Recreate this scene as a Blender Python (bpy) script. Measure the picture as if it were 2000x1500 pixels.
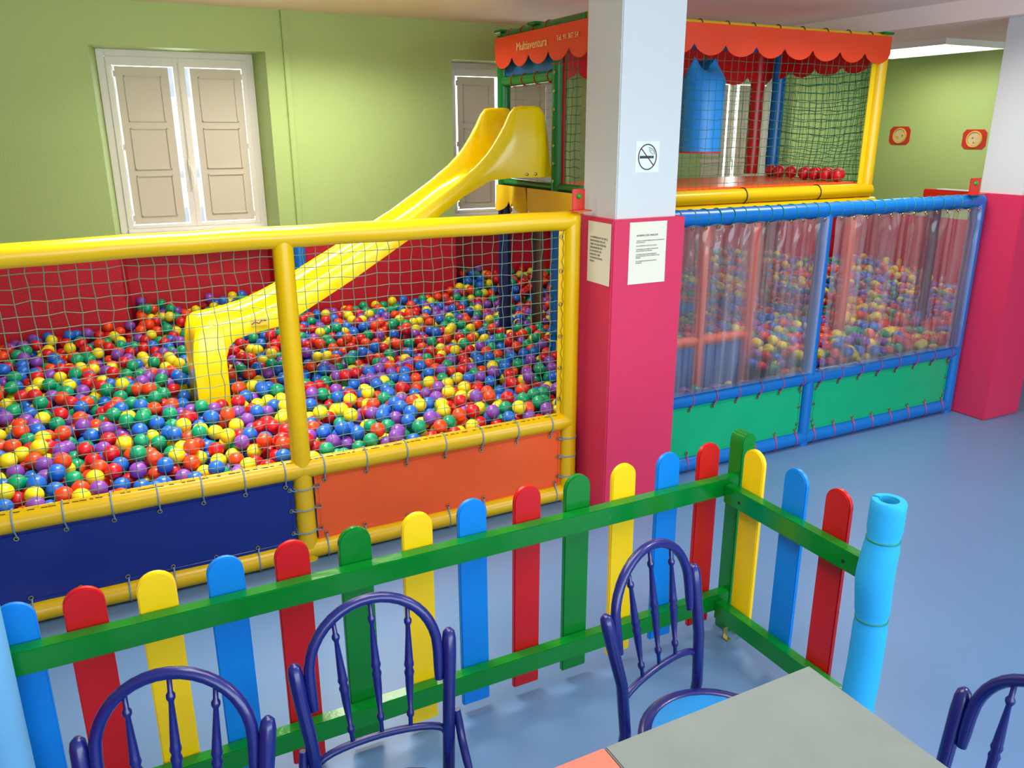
import bpy, bmesh, math, random
from mathutils import Vector, Matrix
PI = math.pi
random.seed(11)
for o in list(bpy.data.objects): bpy.data.objects.remove(o)
SC = bpy.context.scene
COL = SC.collection

# ------------------------------------------------------------------ camera
cam_d = bpy.data.cameras.new('camera'); cam = bpy.data.objects.new('camera', cam_d); COL.objects.link(cam)
F, TILT, YAW, ROLL = 1572.0, 0.3033, 0.474, -0.002
cam_d.sensor_fit = 'HORIZONTAL'; cam_d.sensor_width = 36.0; cam_d.lens = 36.0 * F / 2000.0
cam_d.clip_start = 0.05; cam_d.clip_end = 60
Rz = Matrix.Rotation(YAW, 3, 'Z'); base = Matrix(((1, 0, 0), (0, 0, -1), (0, 1, 0)))
Tm = Matrix.Rotation(TILT, 3, 'X'); Rr = Matrix.Rotation(ROLL, 3, 'Z')
W2C = Rr @ Tm @ base @ Rz
C2W = W2C.transposed() @ Matrix(((1, 0, 0), (0, -1, 0), (0, 0, -1)))
cam.matrix_world = Matrix.Translation((0, 0, 1.95)) @ C2W.to_4x4()
SC.camera = cam
# ------------------------------------------------------------------ world, lights, exposure
w = bpy.data.worlds.new('daylight'); SC.world = w; w.use_nodes = True
w.node_tree.nodes['Background'].inputs[0].default_value = (0.74, 0.87, 1.0, 1)
w.node_tree.nodes['Background'].inputs[1].default_value = 0.75
SC.view_settings.view_transform = 'Standard'; SC.view_settings.look = 'None'
SC.view_settings.gamma = 1; SC.view_settings.exposure = 0.36; SC.view_settings.use_curve_mapping = False
SC.cycles.max_bounces = 8; SC.cycles.transparent_max_bounces = 16; SC.cycles.caustics_reflective = False
SC.cycles.caustics_refractive = False; SC.cycles.sample_clamp_indirect = 6
def area(name, loc, rot, sx, sy, power, col):
    l = bpy.data.lights.new(name, 'AREA'); l.shape = 'RECTANGLE'; l.size = sx; l.size_y = sy; l.energy = power; l.color = col
    o = bpy.data.objects.new(name, l); COL.objects.link(o); o.location = loc; o.rotation_euler = rot; return o
area('daylight_from_street_windows', (2.2, -2.9, 1.6), (PI/2, 0, 0), 7.0, 1.9, 190, (0.76, 0.91, 1.0))
for (x, y, p, sx, sy, sp) in ((1.45, 5.35, 28, 1.15, 0.5, 2.5), (0.5, 3.75, 34, 1.15, 0.55, 1.9), (4.3, 3.3, 22, 1.15, 0.55, 2.4), (0.9, 1.6, 20, 1.7, 1.0, 2.6), (3.6, 0.9, 14, 1.7, 1.0, 2.6)):
    area('ceiling_tube_light', (x, y, 2.775), (0, 0, 0), sx, sy, p, (1.0, 0.93, 0.82)).data.spread = sp
for x, y, p in ((0.6, 2.3, 12), (3.0, 0.9, 26)):  # unseen fill lights, added to brighten the ceiling; no fitting modelled
    pl = bpy.data.lights.new('ceiling_fill_light', 'POINT'); pl.energy = p; pl.color = (1.0, 0.93, 0.84); pl.shadow_soft_size = 0.12
    po = bpy.data.objects.new('ceiling_fill_light', pl); COL.objects.link(po); po.location = (x, y, 2.5)
area('ceiling_tube_light', (6.57, 5.10, 2.636), (0, 0, 0), 0.7, 1.0, 14, (1.0, 0.94, 0.84))
for x in (0.695, 3.265, 5.835):   # daylight outside the three back windows
    area('outdoor_daylight', (x, 7.1, 1.95), (-PI/2, 0, 0), 1.3, 1.5, 140, (0.90, 0.95, 1.0))

# ------------------------------------------------------------------ materials
def lin(c): return tuple(((v/255)/12.92 if v/255 <= 0.04045 else ((v/255+0.055)/1.055)**2.4) for v in c) + (1,)
MATS = {}
def mat(name, rgb, rough=0.4, spec=0.5, bump=0, bscale=60, var=0, vscale=3, metal=0, coat=0):
    m = bpy.data.materials.new(name); m.use_nodes = True; nt = m.node_tree; b = nt.nodes['Principled BSDF']
    c = lin(rgb); b.inputs['Base Color'].default_value = c; b.inputs['Roughness'].default_value = rough
    b.inputs['Specular IOR Level'].default_value = spec; b.inputs['Metallic'].default_value = metal
    b.inputs['Coat Weight'].default_value = coat; b.inputs['Coat Roughness'].default_value = 0.08
    tc = nt.nodes.new('ShaderNodeTexCoord')
    if var:
        n = nt.nodes.new('ShaderNodeTexNoise'); n.inputs['Scale'].default_value = vscale; n.inputs['Detail'].default_value = 4
        r = nt.nodes.new('ShaderNodeMapRange'); r.inputs['To Min'].default_value = 1-var; r.inputs['To Max'].default_value = 1+var
        mx = nt.nodes.new('ShaderNodeVectorMath'); mx.operation = 'SCALE'; mx.inputs[0].default_value = c[:3]
        nt.links.new(tc.outputs['Object'], n.inputs['Vector']); nt.links.new(n.outputs[0], r.inputs[0])
        nt.links.new(r.outputs[0], mx.inputs['Scale']); nt.links.new(mx.outputs[0], b.inputs['Base Color'])
    if bump:
        n = nt.nodes.new('ShaderNodeTexNoise'); n.inputs['Scale'].default_value = bscale; n.inputs['Detail'].default_value = 3
        bp = nt.nodes.new('ShaderNodeBump'); bp.inputs['Strength'].default_value = bump; bp.inputs['Distance'].default_value = 0.01
        nt.links.new(tc.outputs['Object'], n.inputs['Vector']); nt.links.new(n.outputs[0], bp.inputs['Height'])
        nt.links.new(bp.outputs[0], b.inputs['Normal'])
    MATS[name] = m; return m
M = {}
def two_tone(name, lo, hi, z, rough, bump):
    m = mat(name, hi, rough, 0.35, bump, 90); nt = m.node_tree; b = nt.nodes['Principled BSDF']
    g = nt.nodes.new('ShaderNodeNewGeometry'); s = nt.nodes.new('ShaderNodeSeparateXYZ'); c = nt.nodes.new('ShaderNodeMath'); c.operation = 'GREATER_THAN'
    c.inputs[1].default_value = z; mx = nt.nodes.new('ShaderNodeMix'); mx.data_type = 'RGBA'
    mx.inputs[6].default_value = lin(lo); mx.inputs[7].default_value = lin(hi)
    nt.links.new(g.outputs['Position'], s.inputs[0]); nt.links.new(s.outputs[2], c.inputs[0]); nt.links.new(c.outputs[0], mx.inputs[0])
    nt.links.new(mx.outputs[2], b.inputs['Base Color']); return m
M['wall'] = two_tone('painted_wall', (188, 22, 40), (172, 198, 124), 1.15, 0.55, 0.25)
M['ceiling'] = mat('ceiling_paint', (250, 238, 232), 0.9, 0.2)
M['floor'] = mat('vinyl_floor', (92, 126, 168), 0.32, 0.45, 0.03, 25, 0.05, 2.2)
M['pwhite'] = mat('pillar_white', (204, 212, 214), 0.6, 0.3, 0.12, 120)
M['pred'] = mat('pillar_pink', (208, 48, 88), 0.5, 0.35, 0.2, 140)
M['yellow'] = mat('yellow_vinyl', (226, 184, 0), 0.26, 0.5, 0.03, 12)
M['blue'] = mat('blue_vinyl', (0, 104, 184), 0.28, 0.5, 0.03, 12)
M['green_tube'] = mat('green_vinyl', (2, 112, 46), 0.28, 0.5, 0.03, 12)
M['red_tube'] = mat('red_vinyl', (190, 16, 20), 0.3)
M['orange_tube'] = mat('orange_vinyl', (214, 84, 40), 0.34)
M['navy_tube'] = mat('navy_vinyl', (10, 30, 92), 0.34)
M['brown_tube'] = mat('brown_vinyl', (120, 84, 56), 0.4)
M['purple_tube'] = mat('purple_vinyl', (92, 36, 78), 0.4)
M['navy_panel'] = mat('navy_panel', (8, 34, 128), 0.22, 0.5, 0.12, 6)
M['orange_panel'] = mat('orange_panel', (238, 92, 26), 0.3, 0.5, 0.14, 5)
M['green_panel'] = mat('green_panel', (0, 166, 112), 0.34, 0.5, 0.1, 5)
M['blue_panel'] = mat('blue_panel', (20, 92, 170), 0.4)
M['valance'] = mat('red_orange_valance', (228, 62, 18), 0.5)
M['valance_y'] = mat('yellow_valance', (238, 200, 16), 0.5)
M['mat_orange'] = mat('orange_floor_mat', (236, 96, 30), 0.3)
M['net'] = mat('green_grey_netting', (96, 138, 112), 0.7)
M['net_d'] = mat('dark_green_netting', (14, 108, 84), 0.7)
M['net_o'] = mat('pale_netting', (150, 170, 130), 0.7)
M['tie'] = mat('grey_blue_tie', (120, 150, 180), 0.5)
M['tie_pink'] = mat('pink_tie', (168, 60, 110), 0.5)
M['tie_green'] = mat('green_tie', (0, 128, 104), 0.5)
M['tie_dark'] = mat('dark_tie', (40, 28, 20), 0.5)
M['metal'] = mat('eyelet_metal', (200, 184, 130), 0.25, 0.5, metal=1)
M['slide'] = mat('slide_plastic', (246, 218, 0), 0.2, 0.5, coat=0.3)
M['pg'] = mat('picket_green', (0, 122, 34), 0.15, 0.5, 0.06, 40, 0.06, 30)
M['pb'] = mat('picket_blue', (0, 128, 220), 0.36, 0.5, 0.06, 40, 0.05, 30)
M['py'] = mat('picket_yellow', (250, 206, 6), 0.36, 0.5, 0.06, 40, 0.04, 30)
M['pr'] = mat('picket_red', (198, 10, 18), 0.34, 0.5, 0.06, 40, 0.06, 30)
M['chair'] = mat('chair_navy', (22, 27, 106), 0.26, 0.5, 0.02, 80, coat=0.2)
M['seat'] = mat('seat_blue', (32, 138, 214), 0.42, 0.4)
M['table_g'] = mat('table_grey', (126, 136, 132), 0.62, 0.3, 0.05, 60, 0.12, 9)
M['table_s'] = mat('table_salmon', (232, 118, 98), 0.6, 0.3, 0.05, 60, 0.05, 9)
M['steel'] = mat('dark_steel', (40, 40, 44), 0.4, metal=1)
M['foam'] = mat('foam_blue', (44, 170, 232), 0.72, 0.25, 0.1, 160)
M['foam_pale'] = mat('foam_pale_blue', (112, 178, 226), 0.6, 0.25, 0.1, 160)
M['winwhite'] = mat('window_white', (226, 222, 212), 0.5)
M['shutter'] = mat('shutter_cream', (208, 200, 180), 0.55)
M['paper'] = mat('paper', (226, 224, 204), 0.7)
M['paper2'] = mat('sign_white', (222, 240, 244), 0.35)
M['ink'] = mat('ink', (60, 58, 56), 0.7)
M['ink_maroon'] = mat('ink_maroon', (92, 30, 40), 0.6)
M['cream'] = mat('cream_print', (240, 214, 150), 0.6)
M['sticker_red'] = mat('sticker_red', (190, 44, 30), 0.4)
M['sticker_yellow'] = mat('sticker_yellow', (224, 186, 70), 0.4)
M['sticker_pale'] = mat('sticker_pale', (206, 190, 150), 0.4)
M['bracket'] = mat('bracket_red', (204, 44, 22), 0.3)
M['bolt_green'] = mat('bolt_green', (20, 150, 40), 0.3)
M['bag'] = mat('bag_blue', (36, 146, 236), 0.36, 0.5, 0.08, 8)
M['hole'] = mat('recess_dark', (24, 22, 30), 0.6)
def emis(name, rgb, s):
    m = bpy.data.materials.new(name); m.use_nodes = True; b = m.node_tree.nodes['Principled BSDF']
    b.inputs['Base Color'].default_value = lin(rgb); b.inputs['Emission Color'].default_value = lin(rgb); b.inputs['Emission Strength'].default_value = s; return m
M['lamp'] = emis('lamp_glow', (255, 246, 230), 1.6)
def glass():
    m = bpy.data.materials.new('window_glass'); m.use_nodes = True; nt = m.node_tree; nt.nodes.clear()
    o = nt.nodes.new('ShaderNodeOutputMaterial'); t = nt.nodes.new('ShaderNodeBsdfTransparent'); g = nt.nodes.new('ShaderNodeBsdfGlossy'); g.inputs['Roughness'].default_value = 0.02
    mx = nt.nodes.new('ShaderNodeMixShader'); mx.inputs[0].default_value = 0.06
    nt.links.new(t.outputs[0], mx.inputs[1]); nt.links.new(g.outputs[0], mx.inputs[2]); nt.links.new(mx.outputs[0], o.inputs[0]); return m
M['glass'] = glass()
def clear_vinyl():
    m = bpy.data.materials.new('clear_vinyl'); m.use_nodes = True; nt = m.node_tree; nt.nodes.clear()
    N = nt.nodes.new; L = nt.links.new
    o = N('ShaderNodeOutputMaterial'); t = N('ShaderNodeBsdfTransparent'); t.inputs[0].default_value = (0.98, 0.98, 1.0, 1)
    r = N('ShaderNodeBsdfRefraction'); r.inputs['Roughness'].default_value = 0.13; r.inputs['IOR'].default_value = 1.03; r.inputs[0].default_value = (0.95, 0.94, 0.98, 1)
    g = N('ShaderNodeBsdfGlossy'); g.inputs['Roughness'].default_value = 0.1
    d = N('ShaderNodeBsdfTranslucent'); d.inputs[0].default_value = (0.95, 0.92, 1.0, 1)
    a = N('ShaderNodeMixShader'); a.inputs[0].default_value = 0.35; L(t.outputs[0], a.inputs[1]); L(r.outputs[0], a.inputs[2])
    b = N('ShaderNodeMixShader'); b.inputs[0].default_value = 0.17; df = N('ShaderNodeBsdfDiffuse'); df.inputs[0].default_value = (0.9, 0.88, 0.95, 1); dm = N('ShaderNodeMixShader'); dm.inputs[0].default_value = 0.6; L(d.outputs[0], dm.inputs[1]); L(df.outputs[0], dm.inputs[2])
    tc = N('ShaderNodeTexCoord'); mp = N('ShaderNodeMapping'); mp.inputs['Scale'].default_value = (28, 1, 0.8); nz_ = N('ShaderNodeTexNoise'); nz_.inputs['Scale'].default_value = 1.0; nz_.inputs['Detail'].default_value = 3; mr = N('ShaderNodeMapRange'); mr.inputs['From Min'].default_value = 0.35; mr.inputs['From Max'].default_value = 0.75; mr.inputs['To Min'].default_value = 0.05; mr.inputs['To Max'].default_value = 0.30
    L(tc.outputs['Object'], mp.inputs[0]); L(mp.outputs[0], nz_.inputs['Vector']); L(nz_.outputs[0], mr.inputs[0]); L(mr.outputs[0], b.inputs[0])
    L(a.outputs[0], b.inputs[1]); L(dm.outputs[0], b.inputs[2])
    fr = N('ShaderNodeFresnel'); fr.inputs[0].default_value = 1.5
    c = N('ShaderNodeMixShader'); L(fr.outputs[0], c.inputs[0]); L(b.outputs[0], c.inputs[1]); L(g.outputs[0], c.inputs[2]); L(c.outputs[0], o.inputs[0]); return m
M['clear'] = clear_vinyl()
BALLC = [('red', (196, 18, 32)), ('orange', (228, 66, 22)), ('yellow', (226, 208, 30)), ('green', (0, 146, 100)), ('blue', (26, 98, 200)), ('purple', (126, 66, 170))]
for n, c in BALLC: M['ball_'+n] = mat('ball_'+n, c, 0.3, 0.5)

# ------------------------------------------------------------------ mesh helpers
class MB:
    def __init__(s): s.v = []; s.f = []; s.mi = []; s.cur = 0
    def add(s, vs, fs):
        n = len(s.v); s.v += [tuple(p) for p in vs]; s.f += [tuple(i+n for i in f) for f in fs]; s.mi += [s.cur]*len(fs); return s
    def box(s, x0, x1, y0, y1, z0, z1):
        return s.add([(x0,y0,z0),(x1,y0,z0),(x1,y1,z0),(x0,y1,z0),(x0,y0,z1),(x1,y0,z1),(x1,y1,z1),(x0,y1,z1)],
                     [(0,3,2,1),(4,5,6,7),(0,1,5,4),(1,2,6,5),(2,3,7,6),(3,0,4,7)])
    def prism(s, poly, axis, a, b):  # poly 2-D ccw; axis 'y': (x,z) extruded y a..b ; 'x': (y,z) ; 'z': (x,y)
        n = len(poly)
        def P(p, t): return (p[0], t, p[1]) if axis == 'y' else ((t, p[0], p[1]) if axis == 'x' else (p[0], p[1], t))
        return s.add([P(p, a) for p in poly]+[P(p, b) for p in poly],
                     [tuple(range(n)), tuple(range(2*n-1, n-1, -1))]+[(i, i+n, (i+1)%n+n, (i+1)%n) for i in range(n)])
    def tube(s, pts, r, n=12, closed=False, cap=True):
        pts = [Vector(p) for p in pts]; rr = r if isinstance(r, (list, tuple)) else [r]*len(pts); m = len(pts); rings = []
        up = None
        for i, p in enumerate(pts):
            if closed: t = (pts[(i+1)%m]-pts[i-1])
            else: t = pts[min(i+1, m-1)]-pts[max(i-1, 0)]
            t.normalize()
            if up is None: up = Vector((0,0,1)) if abs(t.z) < 0.9 else Vector((1,0,0))
            u = (up-t*up.dot(t)).normalized(); v = t.cross(u); up = u
            rings.append([p+(u*math.cos(2*PI*k/n)+v*math.sin(2*PI*k/n))*rr[i] for k in range(n)])
        vs = [q for ri in rings for q in ri]; fs = []
        for i in range(m if closed else m-1):
            j = (i+1)%m
            fs += [(i*n+k, i*n+(k+1)%n, j*n+(k+1)%n, j*n+k) for k in range(n)]
        if cap and not closed: fs += [tuple(range(n-1, -1, -1)), tuple((m-1)*n+k for k in range(n))]
        return s.add(vs, fs)
    def lathe(s, prof, c=(0,0), n=20):  # prof [(r,z)]
        vs = [(c[0]+r*math.cos(2*PI*k/n), c[1]+r*math.sin(2*PI*k/n), z) for r, z in prof for k in range(n)]; m = len(prof)
        fs = [(i*n+k, i*n+(k+1)%n, (i+1)*n+(k+1)%n, (i+1)*n+k) for i in range(m-1) for k in range(n)]
        fs += [tuple(range(n-1, -1, -1)), tuple((m-1)*n+k for k in range(n))]
        return s.add(vs, fs)
    def loft(s, secs, closed_sec=True, cap=True):
        n = len(secs[0]); m = len(secs); vs = [p for q in secs for p in q]; fs = []
        for i in range(m-1):
            for k in range(n if closed_sec else n-1):
                fs.append((i*n+k, i*n+(k+1)%n, (i+1)*n+(k+1)%n, (i+1)*n+k))
        if cap and closed_sec: fs += [tuple(range(n-1, -1, -1)), tuple((m-1)*n+k for k in range(n))]
        return s.add(vs, fs)
    def mesh(s, name, mats, smooth=None, bevel=0, fix=True):
        me = bpy.data.meshes.new(name); me.from_pydata(s.v, [], s.f)
        for m_ in (mats if isinstance(mats, list) else [mats]): me.materials.append(m_)
        me.polygons.foreach_set('material_index', s.mi)
        if bevel or fix:
            bm = bmesh.new(); bm.from_mesh(me)
            if fix: bmesh.ops.recalc_face_normals(bm, faces=bm.faces)
            if bevel:
                es = [e for e in bm.edges if len(e.link_faces) == 2 and e.calc_face_angle(0) > 0.6]
                bmesh.ops.bevel(bm, geom=es, offset=bevel, segments=2, affect='EDGES', clamp_overlap=True)
            bm.to_mesh(me); bm.free()
        if smooth is not None:
            me.polygons.foreach_set('use_smooth', [True]*len(me.polygons))
            if smooth > 0:
                me.set_sharp_from_angle(angle=math.radians(smooth))
        me.update(); return me
    def obj(s, name, mats, parent=None, smooth=None, bevel=0, label=None, fix=True):
        o = bpy.data.objects.new(name, s.mesh(name, mats, smooth, bevel, fix)); COL.objects.link(o)
        if parent: o.parent = parent
        if label: o['label'] = label
        return o
def tag(o, label, cat, group=None, kind=None):
    o['label'] = label; o['category'] = cat
    if group: o['group'] = group
    if kind: o['kind'] = kind
    return o
def thing(name, label, cat, loc=(0,0,0), rz=0, group=None):
    o = bpy.data.objects.new(name, None); COL.objects.link(o); o.location = loc; o.rotation_euler = (0,0,rz); o.empty_display_size = 0.1
    return tag(o, label, cat, group)
def dup(o, parent):
    c = o.copy(); COL.objects.link(c); c.parent = parent; return c
def struct(mb, name, m, **k):
    o = mb.obj(name, m, **k); o['kind'] = 'structure'; return o
def text(body, name, size, m, parent, mw, align='LEFT', depth=0.0004, label=None, spacing=1.0):
    c = bpy.data.curves.new(name, 'FONT'); c.body = body; c.size = size; c.extrude = depth; c.align_x = align; c.space_line = spacing
    c.resolution_u = 2
    t_ = bpy.data.objects.new(name, c); COL.objects.link(t_); c.materials.append(m); bpy.context.view_layer.update()
    me = bpy.data.meshes.new_from_object(t_.evaluated_get(bpy.context.evaluated_depsgraph_get())); bpy.data.objects.remove(t_); bpy.data.curves.remove(c)
    o = bpy.data.objects.new(name, me); COL.objects.link(o); o.parent = parent; o.matrix_basis = mw
    if label: o['label'] = label
    return o

# ------------------------------------------------------------------ setting
CZ = 2.78
struct(MB().box(-2.6, 9.0, -3.0, 7.0, -0.12, 0), 'floor', M['floor'])
struct(MB().box(-2.6, 9.0, -3.0, 7.0, CZ, CZ+0.15).box(5.35, 7.5, -3.0, 6.3, 2.65, CZ), 'ceiling', M['ceiling'])
NI = [(0.13, 1.26), (2.70, 3.83), (5.27, 6.40)]
wb = MB(); Yw, Yb = 6.3, 6.62; SP = 0.05
xs = -2.6
for a, b in NI:
    wb.prism([(xs, Yw), (a, Yw), (a+SP, Yb), (xs, Yb)], 'z', 0, CZ)
    wb.prism([(a, Yw), (b, Yw), (b-SP, Yb), (a+SP, Yb)], 'z', 2.50, CZ)      # over the niche
    wb.box(a+SP-0.02, b-SP+0.02, Yb, Yb+0.12, 0, 1.25)                        # parapet under the window
    wb.box(a-0.1, b+0.1, Yb, Yb+0.12, 2.50, CZ)
    wb.prism([(b, Yw), (b+0.3, Yw), (b+0.3, Yb), (b-SP, Yb)], 'z', 0, CZ); xs = b+0.3
    wb.box(a-0.4, a+SP, Yb, Yb+0.12, 0, CZ); wb.box(b-SP, b+0.4, Yb, Yb+0.12, 0, CZ)
wb.box(xs, 7.5, Yw, Yb, 0, CZ)
struct(wb, 'wall_back', M['wall'])
struct(MB().box(7.35, 7.5, -3.0, 6.3, 0, 2.65), 'wall_right', M['wall'])
struct(MB().box(-2.6, -2.45, -3.0, 6.3, 0, CZ), 'wall_left_blocker', M['wall'])  # unseen side wall, added to darken the left of the room
struct(MB().box(1.385, 1.425, 6.275, 6.3, 1.15, CZ), 'trim_1', M['wall'], bevel=0.004)
for i, (a, b) in enumerate(NI):
    x0, x1, z0, z1 = a+SP, b-SP, 1.25, 2.50
    y0, y1 = 6.56, 6.61
    e = bpy.data.objects.new('window_%d' % (i+1), None); COL.objects.link(e); e.location = ((x0+x1)/2, 6.6, 1.25); e['kind'] = 'structure'
    e['label'] = ['white casement window with cream shutters left of the slide', 'white casement window behind the slide top', 'white casement window seen through the tower netting'][i]
    ox, oy, oz = e.location
    def part(mb, name, m, par=e, bev=0.003, **k):
        mb.v = [(p[0]-ox, p[1]-oy, p[2]-oz) for p in mb.v] if par is e else mb.v
        return mb.obj(name, m, par, bevel=bev, **k)
    fw = 0.045
    part(MB().box(x0-0.006, x0+fw, y0, y1, z0, z1).box(x1-fw, x1+0.006, y0, y1, z0, z1).box(x0+fw, x1-fw, y0, y1, z1-fw, z1).box(x0+fw, x1-fw, y0-0.02, y1, z0, z0+0.03), 'window_frame', M['winwhite'])
    part(MB().box(x0-0.02, x1+0.02, 6.45, 6.63, 1.225, 1.25), 'window_sill', M['winwhite'])
    xm = (x0+x1)/2
    for s_, (sx0, sx1) in enumerate(((x0+fw, xm), (xm, x1-fw))):
        st = 0.04
        sash = MB().box(sx0, sx0+st, y0-0.012, y1-0.01, z0+0.03, z1-fw).box(sx1-st, sx1, y0-0.012, y1-0.01, z0+0.03, z1-fw)
        sash.box(sx0+st, sx1-st, y0-0.012, y1-0.01, z1-fw-0.06, z1-fw).box(sx0+st, sx1-st, y0-0.012, y1-0.01, z0+0.03, z0+0.055)
        so = part(sash, 'sash', M['winwhite'])
        # interior shutter leaf with moulded panels, standing clear of the stile so daylight leaks round it
        lx0, lx1 = (sx0+st+0.012, sx1-st-0.035) if s_ == 0 else (sx0+st+0.03, sx1-st-0.005)
        lz0, lz1 = z0+0.066, z1-fw-0.065
        lf = MB().box(lx0, lx1, 6.535, 6.555, lz0, lz1)
        zz = [lz0+0.05, lz0+0.05+0.27*(lz1-lz0), lz0+0.09+0.27*(lz1-lz0), lz0+0.62*(lz1-lz0), lz0+0.66*(lz1-lz0), lz1-0.06]
        for q in range(3):
            pa, pb = zz[2*q], zz[2*q+1]; a0, a1 = lx0+0.05, lx1-0.05
            for bx_ in ((a0, a1, pa, pa+0.008), (a0, a1, pb-0.008, pb), (a0, a0+0.008, pa, pb), (a1-0.008, a1, pa, pb)):
                lf.box(bx_[0], bx_[1], 6.524, 6.536, bx_[2], bx_[3])
        lo = part(lf, 'shutter', M['shutter'], bev=0.002)
        hx = lx0-0.006 if s_ == 0 else lx1+0.004
        hg = MB()
        for hz in (lz0+0.04, lz0+0.5*(lz1-lz0), lz1-0.05): hg.tube([(hx, 6.54, hz-0.02), (hx, 6.54, hz+0.02)], 0.006, 8)
        part(hg, 'hinge', M['winwhite'], bev=0)
    part(MB().tube([(xm, 6.535, z0+0.3), (xm, 6.535, z1-0.08)], 0.006, 8).box(xm-0.012, xm+0.012, 6.525, 6.54, z0+0.42, z0+0.52).tube([(xm, 6.52, z0+0.47), (xm+0.01, 6.50, z0+0.40), (xm+0.012, 6.50, z0+0.34)], 0.007, 8), 'window_bolt', M['winwhite'], bev=0, smooth=40)
    part(MB().box(x0+fw, x1-fw, 6.59, 6.594, z0+0.04, z1-fw), 'pane', M['glass'], bev=0)

# pillars
def pillar(x0, x1, y0, y1, zr, n):
    i = 0.035
    e = MB().box(x0, x1, y0, y1, 0, zr).obj('column', M['pred'], bevel=0.006); e['kind'] = 'structure'; e['label'] = n
    MB().box(x0+i, x1-i, y0+i, y1-i, zr-0.01, CZ if x0 < 5 else 2.65).obj('column_shaft', M['pwhite'], e, bevel=0.005)
    return e
p1 = pillar(2.205, 2.635, 3.235, 3.60, 1.548, 'square column, pink below and white above, between yellow and blue frames')
p2 = pillar(5.395, 5.79, 3.235, 3.60, 1.55, 'square column, pink below and white above, at the end of the blue frame')

# ceiling louvre lamp in view
cl = thing('ceiling_light', 'fluorescent ceiling light with white louvre near the far right wall', 'light', (6.57, 5.10, 2.65))
lr = -0.62
lw, ll = 0.82, 1.15
cl.rotation_euler = (0, 0, 0.0)
fr = MB().box(-lw/2, lw/2, -ll/2, ll/2, -0.004, 0.0)
fr = MB()
for (a, b, c, d) in ((-lw/2, -lw/2+0.02, -ll/2, ll/2), (lw/2-0.02, lw/2, -ll/2, ll/2), (-lw/2+0.02, lw/2-0.02, -ll/2, -ll/2+0.02), (-lw/2+0.02, lw/2-0.02, ll/2-0.02, ll/2)): fr.box(a, b, c, d, -0.045, 0)
fr.obj('lamp_frame', M['winwhite'], cl)
MB().box(-lw/2+0.02, lw/2-0.02, -ll/2+0.02, ll/2-0.02, -0.012, -0.004).obj('diffuser', M['lamp'], cl)
for k in range(1, 9):
    y = -ll/2+k*ll/9; MB().box(-lw/2+0.02, lw/2-0.02, y-0.004, y+0.004, -0.042, -0.012).obj('louvre_blade', M['winwhite'], cl)
for k in range(1, 3):
    x = -lw/2+k*lw/3; MB().box(x-0.004, x+0.004, -ll/2+0.02, ll/2-0.02, -0.044, -0.012).obj('louvre_blade', M['winwhite'], cl)

# ------------------------------------------------------------------ shared small bits
TR = 0.047
def ring_mesh(r, rt, axis, n=18, m=6, name='tie'):
    mb = MB(); pts = []
    for k in range(n):
        a = 2*PI*k/n; c, s = math.cos(a)*r, math.sin(a)*r
        pts.append((0, c, s) if axis == 'x' else (c, s, 0))
    mb.tube(pts, rt, m, closed=True); return mb
def eyelet_mesh():
    return MB().tube([(math.cos(2*PI*k/12)*0.0085, 0, math.sin(2*PI*k/12)*0.0085) for k in range(12)], 0.0032, 6, closed=True).mesh('eyelet', M['metal'], 60)
EYE = eyelet_mesh()
def put(name, me, parent, loc, rot=(0,0,0)):
    o = bpy.data.objects.new(name, me); COL.objects.link(o); o.parent = parent; o.location = loc; o.rotation_euler = rot; return o
def net(x0, x1, z0, z1, cell, r, amp, axis='y', at=0, seed=1, sag=0.0, knots=True):
    """square netting: wavy strings in the x-z plane (axis 'y') or y-z plane (axis 'x')"""
    rnd = random.Random(seed); nx = max(2, round((x1-x0)/cell)); nz = max(2, round((z1-z0)/cell))
    P = {}
    for i in range(nx+1):
        for j in range(nz+1):
            e = (0 < i < nx) and (0 < j < nz); fx = i/nx; fz = j/nz
            dx = (rnd.gauss(0, amp)+0.006*math.sin(fz*5+i*0.35)) if e else 0; dz = (rnd.gauss(0, amp)-sag*math.sin(PI*fx)*math.sin(PI*fz)) if e else 0
            d = sag*1.5*math.sin(PI*fx)*math.sin(PI*fz)
            u = x0+(x1-x0)*fx+dx; v = z0+(z1-z0)*fz+dz
            P[i, j] = Vector((u, at+d, v)) if axis == 'y' else Vector((at+d, u, v))
    mb = MB()
    for i in range(1, nx): mb.tube([P[i, j] for j in range(nz+1)], r, 4, cap=False)
    for j in range(0, nz+1): mb.tube([P[i, j] for i in range(nx+1)], r, 4, cap=False)
    if knots:
        k = r*1.9
        for i in range(1, nx):
            for j in range(1, nz):
                c = P[i, j]; mb.add([c+Vector(d)*k for d in ((1,0,0),(-1,0,0),(0,1,0),(0,-1,0),(0,0,1),(0,0,-1))],
                    [(0,2,4),(2,1,4),(1,3,4),(3,0,4),(2,0,5),(1,2,5),(3,1,5),(0,3,5)])
    return mb
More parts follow.
